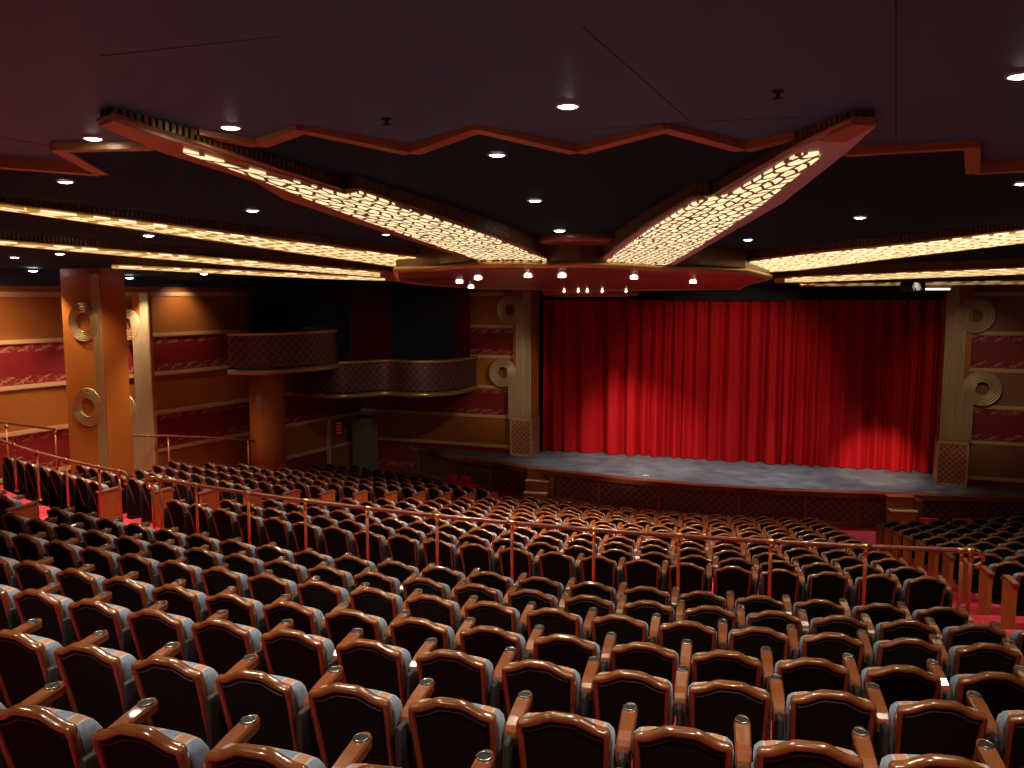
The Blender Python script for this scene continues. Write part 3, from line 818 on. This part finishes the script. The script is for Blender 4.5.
def arc_rail(label, pxs, px0, px1, curl0, curl1):
    th0, th1 = rail_th(px0), rail_th(px1); n = 40
    pts = [pol(RR, th0 + (th1-th0)*k/n, RZ) for k in range(n+1)]
    posts = [(pol(RR, rail_th(px), RZ), AISLE_Z - .02) for px in pxs]
    t, o = railing('aisle_handrail', label, pts, posts, AISLE_Z, M['rail_wood'])
    for px in pxs[0::1]:
        th = rail_th(px); m = MB(); dth = .055/RR
        m.tube([pol(RR, th - dth, RZ) - o, pol(RR, th + dth, RZ) - o], .034, 12); m.build('fitting', M['brass'], t)
    for c, th, sg in ((curl0, th0, -1), (curl1, th1, 1)):
        if not c: continue
        m = MB(); P = []
        for k in range(11):
            a_ = PI/2 - PI*k/10
            P.append(pol(RR - .0, th + sg*(.09*math.cos(a_))/RR, RZ - .09 + .09*math.sin(a_)) - o)
        m.tube(P, .026, 10); m.build('end_bend', M['brass'], t)
    return t
arc_rail('long wood handrail on copper posts along the cross aisle before the middle block', [152, 160, 196, 248, 305, 367, 437, 512, 594, 679, 771, 866, 962, 971], 150, 975, True, True)
arc_rail('wood handrail on copper posts along the cross aisle before the left block', [-22, 14, 37, 66, 99, 119], -30, 124, False, True)
# sloping handrail along the side wall
sp = [aty(-10, 420.5, 18.2), aty(0, 422, 18.4), aty(55, 429.5, 19.6)]
t, o = railing('wall_handrail', 'sloping handrail beside the wall at far left, before the square pillar', sp, [(aty(6, 423, 18.5), -4.4), (aty(55, 429.5, 19.6), -4.5)], -4.5, M['rail_wood'])
sp = [aty(128, 435.5, 21.4), aty(170, 436, 22.4), aty(216, 438, 23.4), aty(255, 441, 24.2)]
railing('wall_handrail', 'sloping handrail beside the side wall, between pilaster and round column', sp, [(aty(168, 436, 22.35), -5.2), (aty(248, 440.4, 24.0), -5.6)], -5.2, M['rail_wood'])

# ------------------------------------------------------------------ ceilings
BP = (1.292, -.0594); BP2 = (1.262, -.0475)                                             # underside of the light beams
NP = (1.25, -.035)
zig = [(-60, 158), (0, 166), (86, 172.5), (99, 173.5), (55, 149), (148, 147), (197, 133), (257, 144.5), (300, 128.5), (411, 152), (476, 128), (577, 151.5), (666, 127.5), (744, 149), (797, 136), (848, 153.5), (976, 146), (976, 172), (1024, 169.5), (1150, 166)]
ZP = 1.075
zz = [onplane(px, py, *NP) for px, py in zig]
navy = [(p.x, p.y) for p in zz] + [(24, 36), (-20, 36), (-20, zz[0].y)]
m = MB(); m.prism(navy, lambda x, y: ZN(y), lambda x, y: ZN(y) + .14); struct(m.build('ceiling', M['navy']))
m = MB()
for a_, b_ in zip(zz, zz[1:]):
    d = (b_-a_); l = d.length; u = Vector((d.x, d.y)).normalized(); n = Vector((u.y, -u.x))
    vs_ = []
    for s0, pt in ((-.01, a_), (1.01, b_)):
        base_ = a_ + d * (s0 if s0 < 0 else 1.0) 
        for o_, z_ in ((.03, -.014), (-.075, -.014), (-.075, .0), (.03, .066)):
            vs_.append((pt.x + n.x*o_, pt.y + n.y*o_, pt.z + z_ if z_ < .01 else max(ZP + .004, pt.z + .03)))
    m.add(vs_, [(0, 1, 5, 4), (1, 2, 6, 5), (2, 3, 7, 6), (3, 0, 4, 7), (0, 3, 2, 1), (4, 5, 6, 7)])
struct(m.build('trim_1', M['copper_trim']))
m = MB(); m.prism([(-22, -3), (24, -3), (24, 12), (-22, 12)], ZP, ZP + .1); struct(m.build('ceiling_near', M['purple']))
# joints in the near ceiling
def seam(p, q, wd=.004):
    a_, b_ = onplane(*p, ZP, 0), onplane(*q, ZP, 0); d = (b_-a_).normalized(); n = Vector((d.y, -d.x, 0))
    return [a_ + n*wd, b_ + n*wd, b_ - n*wd, a_ - n*wd]
m = MB()
for p, q in (((583, 27), (691, 122)), ((691, 122), (800, 117)), ((896, -10), (896, 142)), ((100, 56), (281, 36)), ((0, 137), (60, 148)), ((690, 122), (580, 130))):
    s_ = seam(p, q); m.prism([(v.x, v.y) for v in s_], ZP - .0015, ZP + .003)
struct(m.build('trim_2', M['purple_dark']))

def lightbeam(label, outline_px, glow_px, glow_m='fret', cut_edges=(), side_up=.0, tip_px=None, border='grey_border', bpz=BP):
    P = [onplane(px, py, *bpz) for px, py in outline_px]
    c = sum(P, Vector())/len(P); t = thing('light_beam', label, 'ceiling light', c, 0, 'light beams of the ceiling sunburst')
    # housing: bottom face with a rim, plus ribbed sides up to the soffit
    b = MB(); n = len(P)
    b.add([p - c for p in P] + [p - c + EZ*.03 for p in P], [tuple(range(n))] + [(i, (i+1) % n, n+(i+1) % n, n+i) for i in range(n)]); b.build('soffit_board', M[border], t)
    r_ = MB()
    area = sum(P[i].x*P[(i+1) % n].y - P[(i+1) % n].x*P[i].y for i in range(n)); sg = -1 if area > 0 else 1
    for i in range(n):
        a_, q_ = P[i], P[(i+1) % n]; d = q_ - a_; l = d.length
        if l < .02: continue
        u = Vector((d.x, d.y, 0)).normalized(); nn = Vector((u.y, -u.x, 0))*sg          # inward normal
        k = max(1, int(l/.055)); pts = []
        for j in range(k):
            f0, f1 = j/k, (j+.55)/k
            for f, o_ in ((f0, .012), (f1, .012), (f1, .040), ((j+1)/k, .040)): pts.append(a_ + d*f + nn*o_)
        up = lambda p: Vector((p.x, p.y, ZN(p.y) + .02))
        vs_ = [p + EZ*.03 - c for p in pts] + [up(p) - c for p in pts]; N = len(pts)
        r_.add(vs_, [(j, j+1, N+j+1, N+j) for j in range(N-1)])
    r_.build('ribbed_side', M['rib'], t)
    e_ = MB()
    for i in range(n):                                        # small moulding along the lower edge
        a_, q_ = P[i]-c, P[(i+1) % n]-c
        if (q_-a_).length > .05: e_.tube([a_ + EZ*.03, q_ + EZ*.03], .016, 6)
    e_.build('edge_moulding', M['copper_trim'], t)
    G = [onplane(px, py, bpz[0]-.012, bpz[1]) for px, py in glow_px]
    ax = (G[0]-G[len(G)//2]); ax.z = 0; ax.normalize(); ay = Vector((-ax.y, ax.x, 0))
    g = MB(); k = len(G)
    uv = lambda p: ((p-c).dot(ax)*1.0, (p-c).dot(ay)*1.0)
    g.add([p - c for p in G] + [p - c + EZ*.02 for p in G], [tuple(range(k))] + [(i, (i+1) % k, k+(i+1) % k, k+i) for i in range(k)],
          [[uv(p) for p in G]] + [[uv(G[i]), uv(G[(i+1) % k]), uv(G[(i+1) % k]), uv(G[i])] for i in range(k)]); g.build('fretwork_panel', M[glow_m], t)
    if tip_px:
        T = [onplane(px, py, bpz[0]-.006, bpz[1]) for px, py in tip_px]; k = len(T)
        g = MB(); g.add([p - c for p in T] + [p - c + EZ*.05 for p in T], [tuple(range(k)), tuple(range(2*k-1, k-1, -1))] + [(i, (i+1) % k, k+(i+1) % k, k+i) for i in range(k)]); g.build('wood_tip', M['copper_trim'], t)
    return t
lightbeam('broad glowing fretwork beam rising to the upper right of the ceiling sunburst',
    [(593, 266), (640, 231), (692, 199.5), (711, 199.5), (797, 149.5), (852, 124), (876, 126), (848, 151.5), (782, 203.5), (673, 266)],
    [(602, 264.5), (650, 230), (692, 204), (730, 195), (796, 155.6), (818, 153), (821, 157), (760, 206.5), (757, 209), (700, 246), (667, 265)],
    tip_px=[(818, 141), (852, 124.5), (875, 126), (845, 143)])
lightbeam('broad glowing fretwork beam rising to the upper left of the ceiling sunburst',
    [(552, 262), (495, 237.6), (357, 191.5), (345, 194), (184, 143.5), (113, 121), (99, 126), (161, 152.5), (255, 182), (283, 199), (365, 226.5), (474, 261)],
    [(548, 261), (495, 239.5), (360, 193.5), (345, 196), (240, 167), (184, 150.2), (183, 153), (255, 178), (312, 201), (365, 221), (425, 242), (484, 262)],
    tip_px=[(181, 143.5), (113, 121.3), (100, 126), (160, 151.5)], border='copper_trim')
lightbeam('gilded fretwork beam reaching the left picture edge, upper of the low left pair',
    [(-60, 199), (0, 206), (104, 218), (256, 237), (396, 255), (456, 261), (456, 268), (420, 269.5), (396, 268), (256, 248), (104, 225.5), (0, 210.5), (-60, 204)],
    [(-60, 200.5), (0, 206.8), (104, 219), (256, 238), (396, 256), (430, 260), (430, 267.5), (396, 266.8), (256, 246.8), (104, 224.5), (0, 209.8), (-60, 203.5)], 'fret_gold', border='gold', bpz=BP2)
lightbeam('thin gilded fretwork beam just below it at left, lower of the low left pair',
    [(-60, 238.5), (0, 242), (104, 250), (256, 262), (370, 271), (407, 275), (407, 279), (370, 277.5), (256, 268), (104, 254.5), (0, 245.5), (-60, 241.5)],
    [(-60, 239), (0, 242.5), (104, 250.6), (256, 262.6), (380, 273), (380, 277), (256, 267.2), (104, 254), (0, 245), (-60, 241)], 'fret_gold', border='gold', bpz=BP2)
lightbeam('narrow gilded ceiling beam lowest at left, above the pilaster',
    [(112, 266), (256, 272.2), (330, 275.5), (400, 278.5), (400, 281.5), (330, 279.5), (256, 276), (112, 268.5)],
    [(112, 266.4), (256, 272.6), (330, 276), (385, 278.5), (385, 280.6), (330, 279), (256, 275.4), (112, 268.2)], 'fret_gold', border='gold', bpz=BP2)
lightbeam('gilded fretwork beam reaching the right picture edge, upper of the right pair',
    [(1090, 222), (1024, 231.5), (900, 245), (800, 255), (703, 267), (703, 273.5), (745, 274.5), (800, 271), (900, 258.5), (1024, 244), (1090, 236)],
    [(1090, 223), (1024, 232.3), (900, 246), (800, 256), (712, 267.5), (712, 272.5), (745, 273.5), (800, 270), (900, 257.5), (1024, 243), (1090, 235)], 'fret_mid', border='gold', bpz=BP2)
lightbeam('thin gilded fretwork beam reaching the right picture edge, lower of the right pair',
    [(1090, 264), (1024, 268), (900, 273), (800, 277), (775, 279), (775, 283), (800, 283), (900, 279.5), (1024, 275), (1090, 272)],
    [(1090, 264.5), (1024, 268.7), (900, 273.6), (800, 277.7), (785, 279), (785, 282), (800, 282.2), (900, 278.8), (1024, 274.2), (1090, 271)], 'fret_gold', border='gold', bpz=BP2)

lightbeam('narrow dim gilded ceiling beam lowest at right, above the right stage column',
    [(1090, 279.5), (1024, 281), (900, 283.2), (800, 284.6), (800, 286.6), (900, 286), (1024, 284.8), (1090, 284)],
    [(1090, 280), (1024, 281.5), (900, 283.6), (815, 284.8), (815, 286.2), (900, 285.5), (1024, 284.2), (1090, 283.4)], 'fret_dim', border='gold', bpz=BP2)
# hub of the sunburst: wavy wood canopy
CP = (.80, -.03)
hub_px = [(396, 272), (440, 270), (470, 267), (510, 266.5), (545, 267.5), (580, 266.5), (620, 268), (665, 270.5), (700, 270.5), (745, 273), (770, 279), (745, 285.5), (740, 289), (640, 290), (560, 290), (480, 288.5), (425, 285), (398, 281)]
H = [onplane(px, py, *CP) for px, py in hub_px]; c = sum(H, Vector())/len(H)
hub = thing('ceiling_canopy', 'wavy red-brown wood canopy at the hub of the ceiling sunburst', 'ceiling canopy', c)
m = MB(); n = len(H); m.add([p-c for p in H], [tuple(range(n))]); m.build('soffit_board', M['red_wood'], hub)
m = MB(); m.add([p-c for p in H] + [Vector((p.x, p.y, ZN(p.y)+.02))-c for p in H], [(i, (i+1) % n, n+(i+1) % n, n+i) for i in range(n)]); m.build('fascia', M['rib'], hub)
m = MB(); m.tube([p-c + EZ*.04 for p in H + H[:1]], .055, 8); m.build('gold_edge', M['gold'], hub)
# swirling inlay strips on the soffit
rnd = random.Random(3); m = MB()
for k in range(5):
    t0 = .12 + .17*k
    for s0 in range(14):
        pass
od = aty(591, 292, 23.6)
dish = thing('oval_dish', 'oval wood dish with a row of small lamps hanging under the canopy', 'ceiling light', od)
m = MB(); m.rings([[(1.34*s_*math.cos(2*PI*k/40), .75*s_*math.sin(2*PI*k/40), z) for k in range(40)] for s_, z in ((.92, .12), (1, .10), (1, -.04), (.95, -.10), (.6, -.13))], caps=True); m.build('bowl', M['panel_wood'], dish)
for px in (564, 578, 587, 602, 627):
    p = aty(px, 293, 22.9) - od; a_ = math.acos(max(-1, min(1, p.x/1.36)))
    q_ = Vector((1.345*math.cos(a_), -.755*math.sin(a_), .02)); m = MB()
    m.rings([[(q_.x + .03*math.cos(2*PI*k/10), q_.y - dy, q_.z + .03*math.sin(2*PI*k/10)) for k in range(10)] for dy in (0, .015)], caps=True); m.build('lamp', M['lamp_small'], dish)
ct = aty(590, 241.5, 13.5)
m = MB(); m.rings([[(.75*s_*math.cos(2*PI*k/32), .5*s_*math.sin(2*PI*k/32), z) for k in range(32)] for s_, z in ((.8, .12), (1, .10), (1, .0), (.9, -.03))], caps=True)
o_ = m.build('ceiling_rosette', M['red_wood'], None, onplane(590, 241.5, 1.17, -.035)); tag(o_, 'shallow oval wood rosette on the navy ceiling between the two broad beams', 'ceiling ornament')

# batten lamp and projector under the right beams
bl = thing('batten_lamp', 'bright narrow tube lamp below the right beams, by the stage curtain', 'lamp', aty(933, 287.5, 21.2), math.atan2(UX.y, UX.x))
m = MB(); m.box(-.42, .42, -.05, .05, -.02, .05, .01); m.build('channel', M['trim_wood'], bl)
m = MB(); m.tube([(-.38, -.02, -.035), (.38, -.02, -.035)], .028, 10); m.build('tube', M['tube_lamp'], bl)
pj = thing('stage_projector', 'black box-shaped projector hanging at the ceiling before the right curtain', 'projector', aty(912.5, 288, 20.4))
m = MB(); m.box(-.2, .2, -.25, .25, -.10, .14, .03); m.build('body', M['black'], pj); m = MB(); m.tube([(0, -.25, .0), (0, -.29, .0)], .06, 14); m.build('lens', M['black'], pj); m = MB(); m.tube([(0, 0, .12), (0, 0, .38)], .03, 8); m.build('bracket', M['dark_metal'], pj)

# ------------------------------------------------------------------ downlights and sprinklers
def downlight(label, px, py, pl, r=.055, energy=60, aim=None, spot=95, col=(1, .83, .62)):
    p = onplane(px, py, *pl)
    t = thing('downlight', label, 'ceiling light', p, 0, 'recessed ceiling downlights')
    m = MB(); N = 20
    m.rings([[(q*math.cos(2*PI*k/N), q*math.sin(2*PI*k/N), z) for k in range(N)] for q, z in ((r*1.35, .0), (r*1.3, -.012), (r*1.05, -.012), (r, -.004))]); m.build('trim_ring', M['white_cap'], t)
    m = MB(); m.rings([[(q*math.cos(2*PI*k/N), q*math.sin(2*PI*k/N), z) for k in range(N)] for q, z in ((r, -.004), (r*.93, -r*.18), (r*.7, -r*.30), (r*.35, -r*.36))], caps=True); m.build('lamp_lens', M['lamp'], t)
    if energy:
        light('SPOT', 'downlight_or_fill', p - EZ*(r*.5 + .02), energy, col, aim or (p.x, p.y, p.z-3), .05, spot, .7)
    return t
PP = (ZP, 0)
DL = [('bright round downlight in the purple ceiling, above the zigzag trim near the middle', 568, 105, PP, .055, 190),
      ('round downlight in the purple ceiling, beside the tip of the broad left beam', 93, 137.5, PP, .055, 190),
      ('round downlight in the purple ceiling, just above the ribs of the broad left beam', 230.5, 126.5, PP, .055, 190),
      ('round downlight in the purple ceiling at the right picture edge, above the stepped trim', 1021, 74.5, PP, .055, 190),
      ('round downlight in the navy ceiling just below the middle of the zigzag trim', 497, 154, NP, .055, 160),
      ('round downlight in the navy ceiling, between the broad beams, second below the zigzag', 535, 200, NP, .06, 160),
      ('round downlight in the navy ceiling, just above the oval wood rosette', 559.5, 230, NP, .07, 160),
      ('round downlight in the navy ceiling at left, below the zigzag point', 65.5, 181, NP, .055, 160),
      ('round downlight in the navy ceiling between the broad left beam and the low left beams', 252.5, 210, NP, .06, 160),
      ('round downlight in the navy ceiling at right, above the upper gilded beam', 860, 217, NP, .06, 160),
      ('round downlight in the navy ceiling beside the foot of the broad right beam', 748, 239.5, NP, .06, 160),
      ('round downlight in the navy ceiling at the right picture edge, below the stepped trim', 1022, 183, NP, .055, 160),
      ('round downlight between the two low left beams', 148.5, 235, NP, .07, 160),
      ('tiny round downlight half tucked behind the broad left beam', 386, 234, NP, .05, 430),
      ('round downlight low at left, near the blue-lit cornice, nearer the picture edge', 14.5, 257, NP, .07, 430),
      ('round downlight low at left, second from the picture edge', 60, 253.5, NP, .07, 430),
      ('round downlight above the blue-lit cornice of the side wall', 33, 270.3, (1.20, -.035), .09, 220),
      ('round downlight beside the head of the square wood pillar', 129.5, 277.5, (1.19, -.035), .09, 330),
      ('round downlight above the lit wall between pilaster and box balcony', 204, 273.5, (1.19, -.035), .08, 420),
      ('small round downlight under the lowest left beam', 178, 254, NP, .05, 430)]
for lab, px, py, pl, r, e in DL: downlight(lab, px, py, pl, r, e)
for x_, y_ in ((-2.2, 2.6), (.9, 2.3), (-4.6, 4.6), (-2.6, .6), (1.6, .4), (8.4, 8.6), (11.0, 12.0), (10.5, 17.0)):
    z_ = min(ZP, ZN(y_)) if y_ > 5.5 else ZP
    light('SPOT', 'downlight_or_fill', (x_, y_, z_ - .05), 190, (1, .83, .62), (x_, y_, z_-3), .05, 95, .7)  # no fixtures: spots added out of view to brighten near and right seats
CPL = (CP[0] - .012, CP[1])
for lab, px, py in (('downlight in the wood canopy, upper left of three close together', 478, 278.2), ('downlight in the wood canopy, leftmost of three close together', 459.5, 282), ('downlight in the wood canopy, lowest of three close together', 471, 287),
                    ('downlight in the wood canopy, left of its middle pair', 528, 276), ('downlight in the wood canopy, right of its middle pair', 562, 276), ('downlight in the wood canopy, below the broad right beam', 634, 277.8), ('downlight in the wood canopy near its right end', 693, 282)):
    downlight(lab, px, py, CPL, .075, 420)
for lab, px, py in (('small sprinkler head on the purple ceiling at right', 778, 91), ('small sprinkler head on the purple ceiling left of middle', 386.5, 118.5)):
    p = onplane(px, py, ZP, 0); t = thing('sprinkler_head', lab, 'sprinkler', p, 0, 'ceiling sprinklers')
    m = MB(); m.rings([[(q*math.cos(2*PI*k/14), q*math.sin(2*PI*k/14), z) for k in range(14)] for q, z in ((.035, 0), (.03, -.008), (.012, -.012), (.010, -.035))], caps=True); m.build('escutcheon', M['purple_dark'], t)
    m = MB(); m.rings([[(q*math.cos(2*PI*k/14), q*math.sin(2*PI*k/14), z) for k in range(14)] for q, z in ((.006, -.03), (.03, -.036), (.028, -.04))], caps=True); m.build('deflector', M['dark_metal'], t)

# ------------------------------------------------------------------ stage and wall lighting
def lamp_to(name, src, dst, e, spot, blend=.5, col=(1, .85, .68), size=.08): return light('SPOT', name, src, e, col, dst, size, spot, blend)
WARM = (1, .82, .62)
cm = lambda f, z: Vector((cL.x + (cR.x-cL.x)*f, cL.y + (cR.y-cL.y)*f, z))
lamp_to('stage_spot', Vector((2.5, 17.5, .25)), cm(.27, -5.5), 2300, 25, .9)
lamp_to('stage_spot', Vector((6.5, 16.5, .3)), cm(.48, -3.4), 950, 40, .8)
lamp_to('stage_spot', Vector((9.0, 17.5, .25)), cm(.85, -5.9), 2300, 17, .8)
lamp_to('stage_spot', Vector((5.0, 17, .25)), cm(.10, -5.8), 300, 30, .8)
COOL = (.92, .96, 1)
for x_, y_ in ((3.2, 27.6), (6.2, 26.2), (9.4, 25.2)):
    lamp_to('stage_wash', Vector((x_, y_, .1)), Vector((x_+.15, y_-.2, STZ)), 420, 75, .9, COOL)
# walls on the left: spots with no fixture, added to brighten them
lamp_to('wall_fill', Vector((-10.9, 17.6, .45)), Vector((-12.2, 19.2, -1.8)), 150, 95, .8, WARM)
lamp_to('wall_fill', Vector((-8.75, 23.75, .33)), Vector((-9.2, 23.9, -.5)), 45, 110, .9, WARM)
lamp_to('wall_fill', Vector((-8.6, 17.6, .4)), Vector((-9.5, 19.0, -3)), 110, 80, .8, WARM)

# unseen washes, added to brighten the two stage columns
lamp_to('column_fill', Vector((3.2, 20.5, .05)), Vector((.05, 29.3, -3.0)), 420, 20, .8, WARM)
lamp_to('column_fill', Vector((9.6, 17.5, .3)), Vector((13.3, 24.6, -2.6)), 190, 32, .8, WARM)
lamp_to('step_fill', Vector((9.5, 20.0, .4)), Vector((10.4, 23.2, -6)), 160, 30, .8, WARM)  # unseen spot, added to brighten the right stage stairs

lamp_to('wall_fill', Vector((-.8, 21.5, .05)), Vector((-2.2, 30.0, -3.8)), 130, 55, .9, WARM)  # unseen fill, added to lift the dark left flank wall
lamp_to('wall_fill', Vector((-3.0, 22.0, .2)), Vector((-5.0, 27.5, -2.9)), 60, 60, .9, WARM)  # second added fill, aimed at the gallery front
lamp_to('downlight_or_fill', Vector((7.6, 10.2, .85)), Vector((7.7, 12.5, -4)), 260, 75, .8, WARM)  # spot without a fixture, added to brighten the right block
